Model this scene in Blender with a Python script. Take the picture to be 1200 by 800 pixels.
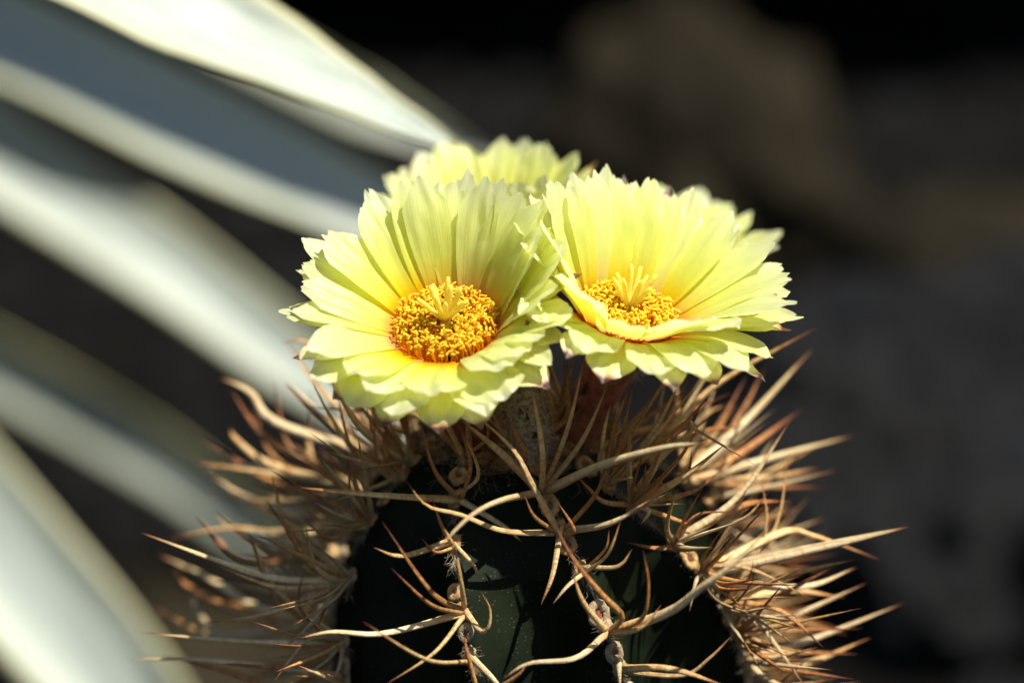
import bpy, math, random
import numpy as np
from mathutils import Vector, Matrix, noise

random.seed(7); rng = np.random.default_rng(7)
R = math.radians
scene = bpy.context.scene
for o in list(bpy.data.objects): bpy.data.objects.remove(o)
COL = scene.collection

# ---------------------------------------------------------------- camera
PITCH, DIST, LENS = R(20), 0.90, 105.0
CENTRE = Vector((0, -0.04, 0.42))                  # what the middle of the picture looks at
VIEW = Vector((0, math.cos(PITCH), -math.sin(PITCH)))
UPV = Vector((0, math.sin(PITCH), math.cos(PITCH)))
CAMPOS = CENTRE - VIEW * DIST
cd = bpy.data.cameras.new('camera'); cam = bpy.data.objects.new('camera', cd); COL.objects.link(cam)
cam.location = CAMPOS; cam.rotation_euler = (math.pi / 2 - PITCH, 0, 0)
cd.lens = LENS; cd.sensor_width = 36; cd.clip_start = 0.02; cd.clip_end = 200
cd.dof.use_dof = True; cd.dof.focus_distance = DIST + 0.002; cd.dof.aperture_fstop = 3.4; cd.dof.aperture_blades = 0
scene.camera = cam
KPX = 36.0 / LENS / 1200.0

# ---------------------------------------------------------------- sky, sun, exposure
SUN = Vector((0.40, -0.16, 0.90)).normalized()      # direction towards the sun
w = bpy.data.worlds.new('World'); scene.world = w; w.use_nodes = True
nt = w.node_tree; bg = nt.nodes['Background']
sky = nt.nodes.new('ShaderNodeTexSky'); sky.sky_type = 'NISHITA'; sky.sun_disc = False
sky.sun_elevation = math.asin(SUN.z); sky.sun_rotation = math.atan2(SUN.x, SUN.y)
nt.links.new(sky.outputs[0], bg.inputs[0]); bg.inputs[1].default_value = 0.05
sl = bpy.data.lights.new('sun', 'SUN'); so = bpy.data.objects.new('sun', sl); COL.objects.link(so)
sl.energy = 4.8; sl.angle = R(0.55); sl.color = (1, 0.955, 0.88)
so.location = (1.5, 0.5, 3); so.rotation_euler = (-SUN).to_track_quat('-Z', 'Y').to_euler()
vs = scene.view_settings; vs.view_transform = 'Standard'; vs.look = 'None'; vs.exposure = 0.88; vs.gamma = 1
scene.render.engine = 'CYCLES'

def at(px, py, depth):
    """point that stands `depth` metres along the view axis"""
    return CAMPOS + (VIEW + Vector((1, 0, 0)) * ((px - 600) * KPX) - UPV * ((py - 400) * KPX)) * depth
def topix(p):
    q = p - CAMPOS; d = q.dot(VIEW)
    return 600 + q.x / d / KPX, 400 - q.dot(UPV) / d / KPX, d

# ---------------------------------------------------------------- materials
def mat(name):
    m = bpy.data.materials.new(name); m.use_nodes = True
    n = m.node_tree.nodes; l = m.node_tree.links
    return m, n, l, n['Principled BSDF']
def node(n, t, **kw):
    x = n.new(t)
    for k, v in kw.items():
        if k.startswith('i_'): x.inputs[k[2:].replace('_', ' ')].default_value = v
        else: setattr(x, k, v)
    return x
def ramp(n, stops, interp='LINEAR'):
    r = n.new('ShaderNodeValToRGB'); r.color_ramp.interpolation = interp
    e = r.color_ramp.elements
    while len(e) < len(stops): e.new(0.5)
    for i, (p, c) in enumerate(stops):
        e[i].position = p; e[i].color = (*c, 1) if len(c) == 3 else c
    return r
def mix(n, l, a, b, fac, mode='MIX'):
    x = n.new('ShaderNodeMix'); x.data_type = 'RGBA'; x.blend_type = mode
    for s, v in ((6, a), (7, b), (0, fac)):
        if isinstance(v, (int, float)): x.inputs[s].default_value = v
        elif isinstance(v, tuple): x.inputs[s].default_value = (*v, 1)
        else: l.new(v, x.inputs[s])
    return x.outputs[2]
def noise_tex(n, l, scale, detail=4, vec=None, rough=0.55):
    t = node(n, 'ShaderNodeTexNoise'); t.inputs['Scale'].default_value = scale
    t.inputs['Detail'].default_value = detail; t.inputs['Roughness'].default_value = rough
    if vec is not None: l.new(vec, t.inputs['Vector'])
    return t.outputs['Fac']
def bump(n, l, h, strength, dist):
    b = node(n, 'ShaderNodeBump'); b.inputs['Strength'].default_value = strength; b.inputs['Distance'].default_value = dist
    l.new(h, b.inputs['Height']); return b.outputs[0]
def uvmap(n, l, sx, sy, offs=None):
    tc = n.new('ShaderNodeTexCoord'); mp = n.new('ShaderNodeMapping')
    mp.inputs['Scale'].default_value = (sx, sy, 1); l.new(tc.outputs['UV'], mp.inputs['Vector'])
    if offs is not None:
        cx = n.new('ShaderNodeCombineXYZ'); l.new(offs, cx.inputs[2]); l.new(cx.outputs[0], mp.inputs['Location'])
    return mp.outputs[0]

def petal_mat(name, stops, trans=0.64, tcol=(0.94, 0.93, 0.34)):
    m, n, l, b = mat(name)
    tc = n.new('ShaderNodeTexCoord'); sp = n.new('ShaderNodeSeparateXYZ'); l.new(tc.outputs['UV'], sp.inputs[0])
    oi = n.new('ShaderNodeObjectInfo')
    rp = ramp(n, stops); l.new(sp.outputs[1], rp.inputs[0])
    rm = node(n, 'ShaderNodeMath', operation='MULTIPLY'); l.new(oi.outputs['Random'], rm.inputs[0]); rm.inputs[1].default_value = 40
    veins = noise_tex(n, l, 1.0, 3, uvmap(n, l, 26, 1.6, rm.outputs[0]))
    fine = noise_tex(n, l, 1.0, 2, uvmap(n, l, 90, 22, rm.outputs[0]))
    vr = ramp(n, [(0.3, (0.93, 0.94, 0.80)), (0.62, (1, 1, 1))]); l.new(veins, vr.inputs[0])
    c = mix(n, l, rp.outputs[0], vr.outputs[0], 0.55, 'MULTIPLY')
    hs = n.new('ShaderNodeHueSaturation'); l.new(c, hs.inputs['Color'])
    mr = node(n, 'ShaderNodeMapRange'); l.new(oi.outputs['Random'], mr.inputs[0]); mr.inputs[3].default_value = 0.85; mr.inputs[4].default_value = 1.15
    l.new(mr.outputs[0], hs.inputs['Saturation'])
    l.new(hs.outputs[0], b.inputs['Base Color'])
    b.inputs['Roughness'].default_value = 0.34; b.inputs['Specular IOR Level'].default_value = 0.55
    b.inputs['Sheen Weight'].default_value = 0.08
    h = node(n, 'ShaderNodeMath', operation='ADD'); l.new(veins, h.inputs[0])
    f2 = node(n, 'ShaderNodeMath', operation='MULTIPLY'); l.new(fine, f2.inputs[0]); f2.inputs[1].default_value = 0.25; l.new(f2.outputs[0], h.inputs[1])
    bp = bump(n, l, h.outputs[0], 0.4, 0.0005); l.new(bp, b.inputs['Normal'])
    tr = n.new('ShaderNodeBsdfTranslucent')
    l.new(mix(n, l, hs.outputs[0], tcol, 0.35), tr.inputs[0]); l.new(bp, tr.inputs['Normal'])
    ms = n.new('ShaderNodeMixShader'); ms.inputs[0].default_value = trans
    l.new(b.outputs[0], ms.inputs[1]); l.new(tr.outputs[0], ms.inputs[2])
    l.new(ms.outputs[0], n['Material Output'].inputs[0]); return m

M = {}
M['petal'] = petal_mat('petal', [(0.0, (0.92, 0.30, 0.01)), (0.06, (0.90, 0.46, 0.02)), (0.17, (0.88, 0.74, 0.09)),
                                 (0.36, (0.86, 0.875, 0.22)), (0.72, (0.855, 0.885, 0.40)), (1.0, (0.88, 0.90, 0.58))])
M['petal_front'] = petal_mat('petal_front', [(0.0, (0.92, 0.28, 0.01)), (0.12, (0.90, 0.55, 0.02)), (0.3, (0.84, 0.74, 0.06)),
                                 (0.7, (0.78, 0.78, 0.13)), (1.0, (0.80, 0.80, 0.24))])
M['sepal'] = petal_mat('sepal', [(0.0, (0.80, 0.12, 0.05)), (0.25, (0.80, 0.52, 0.08)), (0.6, (0.80, 0.82, 0.26)),
                                 (0.93, (0.78, 0.74, 0.34)), (0.98, (0.55, 0.28, 0.18)), (1.0, (0.08, 0.03, 0.02))], 0.45)

def simple(name, col, rough=0.5, var=0.25, nscale=300, bd=0.0004, bs=0.4, spec=0.4, trans=0, sss=0):
    m, n, l, b = mat(name)
    tc = n.new('ShaderNodeTexCoord')
    f = noise_tex(n, l, nscale, 4, tc.outputs['Object'])
    c2 = tuple(x * (1 - var) for x in col); c1 = tuple(min(1, x * (1 + var)) for x in col)
    rp = ramp(n, [(0.3, c2), (0.7, c1)]); l.new(f, rp.inputs[0]); l.new(rp.outputs[0], b.inputs['Base Color'])
    b.inputs['Roughness'].default_value = rough; b.inputs['Specular IOR Level'].default_value = spec
    l.new(bump(n, l, f, bs, bd), b.inputs['Normal'])
    if sss: b.inputs['Subsurface Weight'].default_value = sss; b.inputs['Subsurface Radius'].default_value = (0.004, 0.003, 0.001); b.inputs['Subsurface Scale'].default_value = 0.6
    if trans:
        tr = n.new('ShaderNodeBsdfTranslucent'); l.new(rp.outputs[0], tr.inputs[0])
        ms = n.new('ShaderNodeMixShader'); ms.inputs[0].default_value = trans
        l.new(b.outputs[0], ms.inputs[1]); l.new(tr.outputs[0], ms.inputs[2]); l.new(ms.outputs[0], n['Material Output'].inputs[0])
    return m
M['anther'] = simple('anther', (1.0, 0.82, 0.08), 0.8, 0.05, 900, trans=0.58, spec=0.15)
M['filament'] = simple('filament', (1.0, 0.55, 0.025), 0.5, 0.1, 300, trans=0.6)
M['throat'] = simple('throat', (0.94, 0.26, 0.02), 0.5, 0.2, 300, trans=0.35)
M['stigma'] = simple('stigma', (0.93, 0.80, 0.16), 0.8, 0.05, 900, trans=0.45, spec=0.15)
M['tube'] = simple('floral_tube', (0.22, 0.065, 0.035), 0.6, 0.5, 260, trans=0.1)
M['scale'] = simple('tube_scale', (0.05, 0.018, 0.014), 0.5, 0.4, 500)
M['wool'] = simple('wool', (0.20, 0.155, 0.10), 0.9, 0.7, 700, spec=0.1)
M['wool_fibre'] = simple('wool_fibre', (0.38, 0.30, 0.20), 0.8, 0.3, 200, spec=0.15)
M['areole'] = simple('areole_felt', (0.40, 0.24, 0.10), 0.9, 0.5, 420, 0.001, 0.9, spec=0.1)
M['areole_old'] = simple('areole_felt_old', (0.33, 0.25, 0.15), 0.9, 0.4, 420, 0.001, 0.9, spec=0.1)
M['crown'] = simple('crown_felt', (0.16, 0.085, 0.035), 0.95, 0.7, 500, 0.002, 1.0, spec=0.05)
M['pit'] = simple('areole_pit', (0.20, 0.08, 0.035), 0.8, 0.5, 500, spec=0.2)

def spine_mat(name, cols, bandc):
    m, n, l, b = mat(name)
    tc = n.new('ShaderNodeTexCoord'); sp = n.new('ShaderNodeSeparateXYZ'); l.new(tc.outputs['UV'], sp.inputs[0])
    oi = n.new('ShaderNodeObjectInfo')
    rm = node(n, 'ShaderNodeMath', operation='MULTIPLY'); l.new(oi.outputs['Random'], rm.inputs[0]); rm.inputs[1].default_value = 60
    rp = ramp(n, cols)
    wob = noise_tex(n, l, 1.0, 2, uvmap(n, l, 7, 2, rm.outputs[0]))
    ad = node(n, 'ShaderNodeMath', operation='MULTIPLY_ADD'); l.new(wob, ad.inputs[0]); ad.inputs[1].default_value = 0.22
    sb = node(n, 'ShaderNodeMath', operation='SUBTRACT'); l.new(sp.outputs[0], sb.inputs[0]); sb.inputs[1].default_value = 0.11
    l.new(sb.outputs[0], ad.inputs[2]); l.new(ad.outputs[0], rp.inputs[0])
    bands = noise_tex(n, l, 1.0, 3, uvmap(n, l, 38, 0.7, rm.outputs[0]))
    br = ramp(n, [(0.36, bandc), (0.58, (1, 1, 1))]); l.new(bands, br.inputs[0])
    c = mix(n, l, rp.outputs[0], br.outputs[0], 0.95, 'MULTIPLY')
    pat = noise_tex(n, l, 1.0, 2, uvmap(n, l, 5, 3, rm.outputs[0]))
    pr = ramp(n, [(0.35, (0.72, 0.60, 0.50)), (0.6, (1, 1, 1))]); l.new(pat, pr.inputs[0])
    c = mix(n, l, c, pr.outputs[0], 0.6, 'MULTIPLY')
    hs = n.new('ShaderNodeHueSaturation'); l.new(c, hs.inputs['Color'])
    mr = node(n, 'ShaderNodeMapRange'); l.new(oi.outputs['Random'], mr.inputs[0]); mr.inputs[3].default_value = 0.70; mr.inputs[4].default_value = 1.1
    l.new(mr.outputs[0], hs.inputs['Value']); l.new(hs.outputs[0], b.inputs['Base Color'])
    b.inputs['Roughness'].default_value = 0.42; b.inputs['Specular IOR Level'].default_value = 0.45
    st = noise_tex(n, l, 1.0, 2, uvmap(n, l, 12, 30, rm.outputs[0]))
    hh = node(n, 'ShaderNodeMath', operation='ADD'); l.new(bands, hh.inputs[0]); l.new(st, hh.inputs[1])
    l.new(bump(n, l, hh.outputs[0], 0.8, 0.0006), b.inputs['Normal'])
    return m
M['sp_brown'] = spine_mat('spine_brown', [(0.0, (0.70, 0.45, 0.18)), (0.4, (0.66, 0.35, 0.11)), (0.75, (0.54, 0.21, 0.06)), (0.97, (0.15, 0.04, 0.02))], (0.65, 0.5, 0.4))
M['sp_gold'] = spine_mat('spine_gold', [(0.0, (0.78, 0.56, 0.26)), (0.5, (0.84, 0.60, 0.27)), (0.8, (0.76, 0.44, 0.15)), (0.98, (0.30, 0.09, 0.03))], (0.75, 0.6, 0.5))
M['sp_pale'] = spine_mat('spine_pale', [(0.0, (0.76, 0.55, 0.27)), (0.35, (0.86, 0.70, 0.42)), (0.82, (0.86, 0.66, 0.34)), (0.93, (0.50, 0.26, 0.10)), (1.0, (0.22, 0.07, 0.04))], (0.85, 0.76, 0.66))

def stem_mat():
    m, n, l, b = mat('cactus_skin')
    tc = n.new('ShaderNodeTexCoord'); v = tc.outputs['Object']
    a = noise_tex(n, l, 60, 5, v)
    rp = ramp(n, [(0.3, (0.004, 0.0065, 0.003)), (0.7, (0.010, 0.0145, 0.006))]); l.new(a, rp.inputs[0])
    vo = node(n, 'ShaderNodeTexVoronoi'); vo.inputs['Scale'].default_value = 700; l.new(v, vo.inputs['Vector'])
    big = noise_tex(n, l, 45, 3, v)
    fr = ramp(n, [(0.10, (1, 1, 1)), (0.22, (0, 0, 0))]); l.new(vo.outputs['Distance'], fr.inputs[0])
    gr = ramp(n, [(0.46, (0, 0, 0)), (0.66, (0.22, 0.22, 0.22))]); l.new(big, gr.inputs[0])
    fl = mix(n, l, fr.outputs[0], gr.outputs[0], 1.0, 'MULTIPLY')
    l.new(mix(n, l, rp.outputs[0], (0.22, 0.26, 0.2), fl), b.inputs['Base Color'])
    b.inputs['Roughness'].default_value = 0.55; b.inputs['Specular IOR Level'].default_value = 0.08
    l.new(bump(n, l, noise_tex(n, l, 260, 4, v), 0.35, 0.0006), b.inputs['Normal'])
    return m
M['stem'] = stem_mat()

def agave_mat():
    m, n, l, b = mat('agave_leaf')
    tc = n.new('ShaderNodeTexCoord'); sp = n.new('ShaderNodeSeparateXYZ'); l.new(tc.outputs['UV'], sp.inputs[0])
    rp = ramp(n, [(0.0, (0.43, 0.40, 0.17)), (0.03, (0.42, 0.41, 0.24)), (0.12, (0.38, 0.41, 0.33)), (0.5, (0.34, 0.38, 0.335)),
                  (0.88, (0.38, 0.41, 0.33)), (0.97, (0.42, 0.41, 0.24)), (1.0, (0.43, 0.40, 0.17))])
    l.new(sp.outputs[0], rp.inputs[0])
    s = noise_tex(n, l, 1, 4, uvmap(n, l, 22, 3))
    sr = ramp(n, [(0.3, (0.66, 0.70, 0.70)), (0.65, (1, 1, 1))]); l.new(s, sr.inputs[0])
    l.new(mix(n, l, rp.outputs[0], sr.outputs[0], 0.8, 'MULTIPLY'), b.inputs['Base Color'])
    b.inputs['Roughness'].default_value = 0.5; b.inputs['Specular IOR Level'].default_value = 0.35
    l.new(bump(n, l, s, 0.4, 0.002), b.inputs['Normal'])
    return m
M['agave'] = agave_mat()
M['thorn'] = simple('agave_thorn', (0.30, 0.22, 0.10), 0.5)

def rock_mat(name, dark, light, scale, rough=.9, spec=.08):
    m, n, l, b = mat(name)
    tc = n.new('ShaderNodeTexCoord'); v = tc.outputs['Object']
    a = noise_tex(n, l, scale, 8, v, 0.65)
    rp = ramp(n, [(0.32, dark), (0.52, tuple((x + y) / 2 for x, y in zip(dark, light))), (0.72, light)]); l.new(a, rp.inputs[0])
    l.new(rp.outputs[0], b.inputs['Base Color'])
    b.inputs['Roughness'].default_value = rough; b.inputs['Specular IOR Level'].default_value = spec
    l.new(bump(n, l, noise_tex(n, l, scale * 6, 8, v, 0.7), 0.8, 0.02), b.inputs['Normal'])
    return m
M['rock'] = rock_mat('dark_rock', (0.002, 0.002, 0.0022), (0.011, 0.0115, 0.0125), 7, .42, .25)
M['shade_rock'] = rock_mat('shade_rock', (0.002, 0.002, 0.002), (0.008, 0.0075, 0.007), 3)  # near black, stands in for deep shade at the back
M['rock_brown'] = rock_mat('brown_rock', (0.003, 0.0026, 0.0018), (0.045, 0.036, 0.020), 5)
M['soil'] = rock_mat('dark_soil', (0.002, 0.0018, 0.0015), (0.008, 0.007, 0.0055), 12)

# ---------------------------------------------------------------- building helpers
ORG = {}
def build(name, verts, faces, material, parent=None, origin=None, uvs=None, smooth=True):
    v = np.asarray(verts, dtype=float)
    if origin is None: origin = Vector(v.mean(axis=0))
    me = bpy.data.meshes.new(name)
    me.from_pydata((v - np.array(origin)).tolist(), [], faces)
    if uvs is not None:
        lay = me.uv_layers.new(name='UVMap'); li = np.empty(len(me.loops), dtype=np.int32)
        me.loops.foreach_get('vertex_index', li)
        lay.data.foreach_set('uv', np.asarray(uvs, dtype=np.float32)[li].ravel())
    if smooth: me.polygons.foreach_set('use_smooth', [True] * len(me.polygons))
    for mm in (material if isinstance(material, (list, tuple)) else [material]): me.materials.append(mm)
    o = bpy.data.objects.new(name, me); COL.objects.link(o)
    ORG[o.name] = Vector(origin); o.parent = parent
    o.location = Vector(origin) - (ORG[parent.name] if parent else Vector())
    return o
def empty(name, loc, parent=None):
    o = bpy.data.objects.new(name, None); COL.objects.link(o); o.empty_display_size = 0.02
    ORG[o.name] = Vector(loc); o.parent = parent
    o.location = Vector(loc) - (ORG[parent.name] if parent else Vector()); return o
def tag(o, label=None, cat=None, group=None, kind=None):
    for k, v in (('label', label), ('category', cat), ('group', group), ('kind', kind)):
        if v: o[k] = v
    return o
def grid_faces(nr, nc, wrap=False, off=0):
    f = []
    for i in range(nr - 1):
        for j in range(nc if wrap else nc - 1):
            j2 = (j + 1) % nc
            f.append((off + i * nc + j, off + i * nc + j2, off + (i + 1) * nc + j2, off + (i + 1) * nc + j))
    return f
def catmull(pts, n):
    P = [2 * pts[0] - pts[1]] + list(pts) + [2 * pts[-1] - pts[-2]]
    out = []; segs = len(pts) - 1
    for k in range(n + 1):
        t = k / n * segs; i = min(int(t), segs - 1); t -= i
        a, b, c, d = P[i:i + 4]
        out.append(0.5 * ((2 * b) + (c - a) * t + (2 * a - 5 * b + 4 * c - d) * t * t + (3 * b - a - 3 * c + d) * t ** 3))
    return out
def frames(path):
    fr = []; prev = None
    for i in range(len(path)):
        t = (path[min(i + 1, len(path) - 1)] - path[max(i - 1, 0)]).normalized()
        if prev is None: a = t.orthogonal().normalized()
        else: a = (prev - t * prev.dot(t)).normalized()
        prev = a; fr.append((t, a, t.cross(a)))
    return fr
def tube(path, radii, sides, flat=1.0, roll=0.0, ridge=0.0):
    v, uv = [], []
    for i, (p, (t, a, b)) in enumerate(zip(path, frames(path))):
        for j in range(sides):
            an = 2 * math.pi * j / sides + roll
            v.append(p + (a * math.cos(an) + b * math.sin(an) * flat) * (radii[i] * (1 + ridge * (1 - 2 * (j % 2))))); uv.append((i / (len(path) - 1), j / sides))
    return v, grid_faces(len(path), sides, True) + [tuple(range(sides))[::-1]], uv
class Bag:
    def __init__(s): s.v, s.f, s.uv = [], [], []
    def add(s, v, f, uv=None):
        o = len(s.v); s.v += [tuple(x) for x in v]; s.f += [tuple(i + o for i in q) for q in f]
        if uv: s.uv += uv

# ---------------------------------------------------------------- ground and rocks behind
gx, gy = np.meshgrid(np.linspace(-14, 14, 120), np.linspace(-6, 22, 120))
gv = [(x, y, 0.05 * noise.noise(Vector((x * 1.3, y * 1.3, 0))) - 0.02 + max(0, y - 3.0) * 0.10) for x, y in zip(gx.ravel(), gy.ravel())]
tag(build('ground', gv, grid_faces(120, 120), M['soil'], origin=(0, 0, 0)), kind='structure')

def ico(sub):
    import bmesh
    bm = bmesh.new(); bmesh.ops.create_icosphere(bm, subdivisions=sub, radius=1)
    v = [x.co.copy() for x in bm.verts]; f = [tuple(q.index for q in x.verts) for x in bm.faces]; bm.free(); return v, f
ICO5, ICO4, ICO2 = ico(5), ico(4), ico(2)
def rock(loc, size, seed, m, label, rot=0.0, rough=0.35):
    cs, sn = math.cos(rot), math.sin(rot); vv = []
    for p in ICO5[0]:
        s = Vector((seed * 7.1, seed * 3.3, 0))
        q = p.copy()
        k = 1 + rough * noise.noise(q * 1.4 + s) + rough * 0.5 * noise.noise(q * 3.3 + s) + 0.06 * noise.noise(q * 9 + s) + 0.03 * noise.noise(q * 21 + s)
        c = noise.cell(q * 1.6 + s) * 0.06
        q = q * (k + c * 0.5)
        q = Vector((q.x * size[0], q.y * size[1], q.z * size[2]))
        vv.append((loc[0] + q.x * cs - q.y * sn, loc[1] + q.x * sn + q.y * cs, loc[2] + q.z))
    o = build('rock', vv, ICO5[1], m, origin=(loc[0], loc[1], 0))
    return tag(o, label, 'rock', 'rocks behind the cactus')

def rock_at(px, py, d, size, *a):
    p = at(px, py, d); return rock((p.x, p.y, p.z), size, *a)
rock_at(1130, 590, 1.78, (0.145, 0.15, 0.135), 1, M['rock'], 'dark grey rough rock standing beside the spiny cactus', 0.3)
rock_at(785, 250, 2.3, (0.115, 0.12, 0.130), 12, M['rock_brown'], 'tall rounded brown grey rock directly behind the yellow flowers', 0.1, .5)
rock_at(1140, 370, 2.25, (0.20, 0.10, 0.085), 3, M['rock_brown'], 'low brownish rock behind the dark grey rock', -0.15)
p4 = at(950, 200, 2.9)  # two undercut rocks added to keep the background in shade
rock((p4.x + .15, p4.y + .55, 0.62), (1.05, 0.62, 0.80), 4, M['shade_rock'], 'big near black rock added to darken the background', 0.1, .25)
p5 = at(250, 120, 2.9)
rock((p5.x - .55, p5.y + .65, 0.65), (1.15, 0.60, 0.80), 5, M['shade_rock'], 'big black rock added to darken the background behind the pale agave leaves', -0.1, .25)
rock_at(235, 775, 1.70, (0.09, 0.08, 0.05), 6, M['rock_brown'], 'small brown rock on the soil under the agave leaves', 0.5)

gb = Bag()
for i in range(2600):
    x = random.uniform(-1.6, 2.2); y = random.uniform(-0.3, 3.4); s = random.uniform(0.006, 0.022)
    z = 0.05 * noise.noise(Vector((x * 1.3, y * 1.3, 0))) - 0.02 + max(0, y - 3.0) * 0.10
    sc = Vector((random.uniform(.7, 1.3), random.uniform(.7, 1.3), random.uniform(.5, .9))) * s
    vv = [(x + p.x * sc.x * (1 + .3 * noise.noise(p * 2 + Vector((i, 0, 0)))), y + p.y * sc.y, z + p.z * sc.z * (1 + .3 * noise.noise(p * 2 + Vector((0, i, 0))))) for p in ICO2[0]]
    gb.add(vv, ICO2[1])
tag(build('gravel', gb.v, gb.f, M['rock'], origin=(0, 0, 0)), 'dark grey gravel lying on the soil around the rocks', 'gravel', kind='stuff')

# ---------------------------------------------------------------- agave on the left
AB = Vector((-1.02, 0.95, 0.0))
agave = empty('agave', AB)
tag(agave, 'pale blue green agave with cream edged leaves reaching behind the cactus', 'agave')
def agave_leaf(pts, widths, nrm, n=44):
    path = catmull(pts, n); m = 15; v, uv = [], []
    L = len(path)
    top = []
    for i, p in enumerate(path):
        t = (path[min(i + 1, L - 1)] - path[max(i - 1, 0)]).normalized()
        nn = (nrm - t * nrm.dot(t)).normalized(); sd = t.cross(nn)
        s = i / (L - 1) * (len(widths) - 1); k = min(int(s), len(widths) - 2); wd = widths[k] * (1 - s + k) + widths[k + 1] * (s - k)
        for j in range(m):
            u = j / (m - 1) * 2 - 1
            top.append((p + sd * (u * wd / 2) + nn * (wd * 0.16 * (u * u - 0.4) + 0.0018 * noise.noise(Vector((u * 3, i * 0.18, wd * 99)))), nn, wd, u, i / (L - 1)))
    for q in top: v.append(q[0]); uv.append(((q[3] + 1) / 2, q[4] * 3))
    for q in top:
        th = 0.004 * (1 - abs(q[3]) ** 3 * 0.75) * min(1, q[2] / 0.03) + 0.0005
        v.append(q[0] - q[1] * th); uv.append(((q[3] + 1) / 2, q[4] * 3))
    f = grid_faces(L, m); b = L * m
    f += [tuple(x + b for x in reversed(q)) for q in grid_faces(L, m)]
    for i in range(L - 1):
        f.append((i * m, (i + 1) * m, b + (i + 1) * m, b + i * m)); j = m - 1
        f.append((i * m + j, b + i * m + j, b + (i + 1) * m + j, (i + 1) * m + j))
    f.append(tuple(range((L - 1) * m, L * m)) + tuple(range(b + L * m - 1, b + (L - 1) * m - 1, -1)))
    o = build('leaf', v, f, M['agave'], agave, path[0], uv)
    d = (path[-1] - path[-2]).normalized(); tv, tf, _ = tube([path[-1] - d * 0.006, path[-1] + d * 0.002, path[-1] + d * 0.006], [widths[-1] * .55 + .0012, 0.0016, 0.0002], 8)
    build('thorn', tv, tf, M['thorn'], o, path[-1])
def seen_leaf(pix, widths, nrm, lift):
    pts = [at(*q) for q in pix]
    root = AB + Vector((random.uniform(-.04, .04), random.uniform(-.04, .04), 0.05))
    mid = root.lerp(pts[0], 0.5) + Vector((0, 0, lift))
    agave_leaf([root, mid] + pts, widths, nrm)
NU = (Vector((0, -0.42, 0.85))).normalized()
NS = Vector((-.15, -.62, .55)).normalized()
# (pixel x, pixel y, depth) along the middle of each visible leaf; widths run from root to tip
seen_leaf([(-330, -275, 1.07), (20, -92, 1.05), (210, 10, 1.05), (385, 98, 1.05), (556, 186, 1.05)], [.10, .085, .070, .064, .050, .027, .002], Vector((0.18, -0.50, 0.85)), .10)
seen_leaf([(-300, -80, 1.480), (0, 45, 1.450), (220, 150, 1.430), (420, 245, 1.420), (620, 340, 1.420)], [0.119, 0.097, 0.067, 0.060, 0.060, 0.048, 0.002], NU, .12)
seen_leaf([(-280, -15, 1.64), (0, 182, 1.62), (190, 306, 1.61), (340, 418, 1.61), (520, 555, 1.62)], [.12, .095, .056, .049, .045, .038, .002], NS, .12)
seen_leaf([(-260, 310, 1.76), (0, 432, 1.74), (160, 522, 1.73), (280, 605, 1.72), (430, 730, 1.72)], [.11, .08, .046, .042, .040, .034, .002], Vector((-.45, -.8, .22)), .08)
seen_leaf([(-270, 350, 1.440), (-90, 545, 1.410), (95, 755, 1.390), (195, 880, 1.390), (310, 1040, 1.410)], [0.119, 0.097, 0.069, 0.065, 0.060, 0.049, 0.002], NS, .06)
seen_leaf([(-215, -222, 1.57), (85, -58, 1.57), (285, 46, 1.57), (430, 122, 1.57), (590, 200, 1.57)], [.12, .10, .050, .036, .034, .030, .002], Vector((-.5, -.75, .4)), .14)
def shade_leaf(pix, h, widths, lift):          # unseen extra leaf, added towards the sun to shade a leaf below
    pts = [at(*q) + SUN * h for q in pix]
    root = AB + Vector((0.02, -.02, 0.05)); agave_leaf([root, root.lerp(pts[0], .5) + Vector((0, 0, lift))] + pts, widths, Vector((.2, -.2, 1)))
shade_leaf([(-200, -80, 1.450), (0, 12, 1.450), (200, 108, 1.440), (380, 190, 1.430), (560, 275, 1.420)], .22, [0.108, 0.097, 0.054, 0.052, 0.050, 0.043, 0.002], .25)
for a, el, ln in ((150, 50, .85), (195, 40, .9), (235, 55, .8), (110, 45, .9), (70, 60, .8), (40, 72, .8), (280, 68, .75), (175, 75, .7)):
    d = Vector((math.cos(R(a)), math.sin(R(a)), 0)); p = [AB + d * .03 + Vector((0, 0, .05))]
    for t in (.3, .6, .85, 1.0): p.append(AB + d * (ln * t * math.cos(R(el))) + Vector((0, 0, .05 + ln * (t * math.sin(R(el)) - .18 * t * t))))
    agave_leaf(p, [.10, .09, .085, .06, .002], (Vector((0, 0, 1)) - d * 0.8).normalized(), 24)
cv, cf, _ = tube([AB + Vector((0, 0, -.03)), AB + Vector((0, 0, .05)), AB + Vector((0, 0, .16)), AB + Vector((0, 0, .42)), AB + Vector((0, 0, .62))], [.10, .10, .07, .035, .002], 16)
build('leaf_bud', cv, cf, M['agave'], agave, AB)

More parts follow.
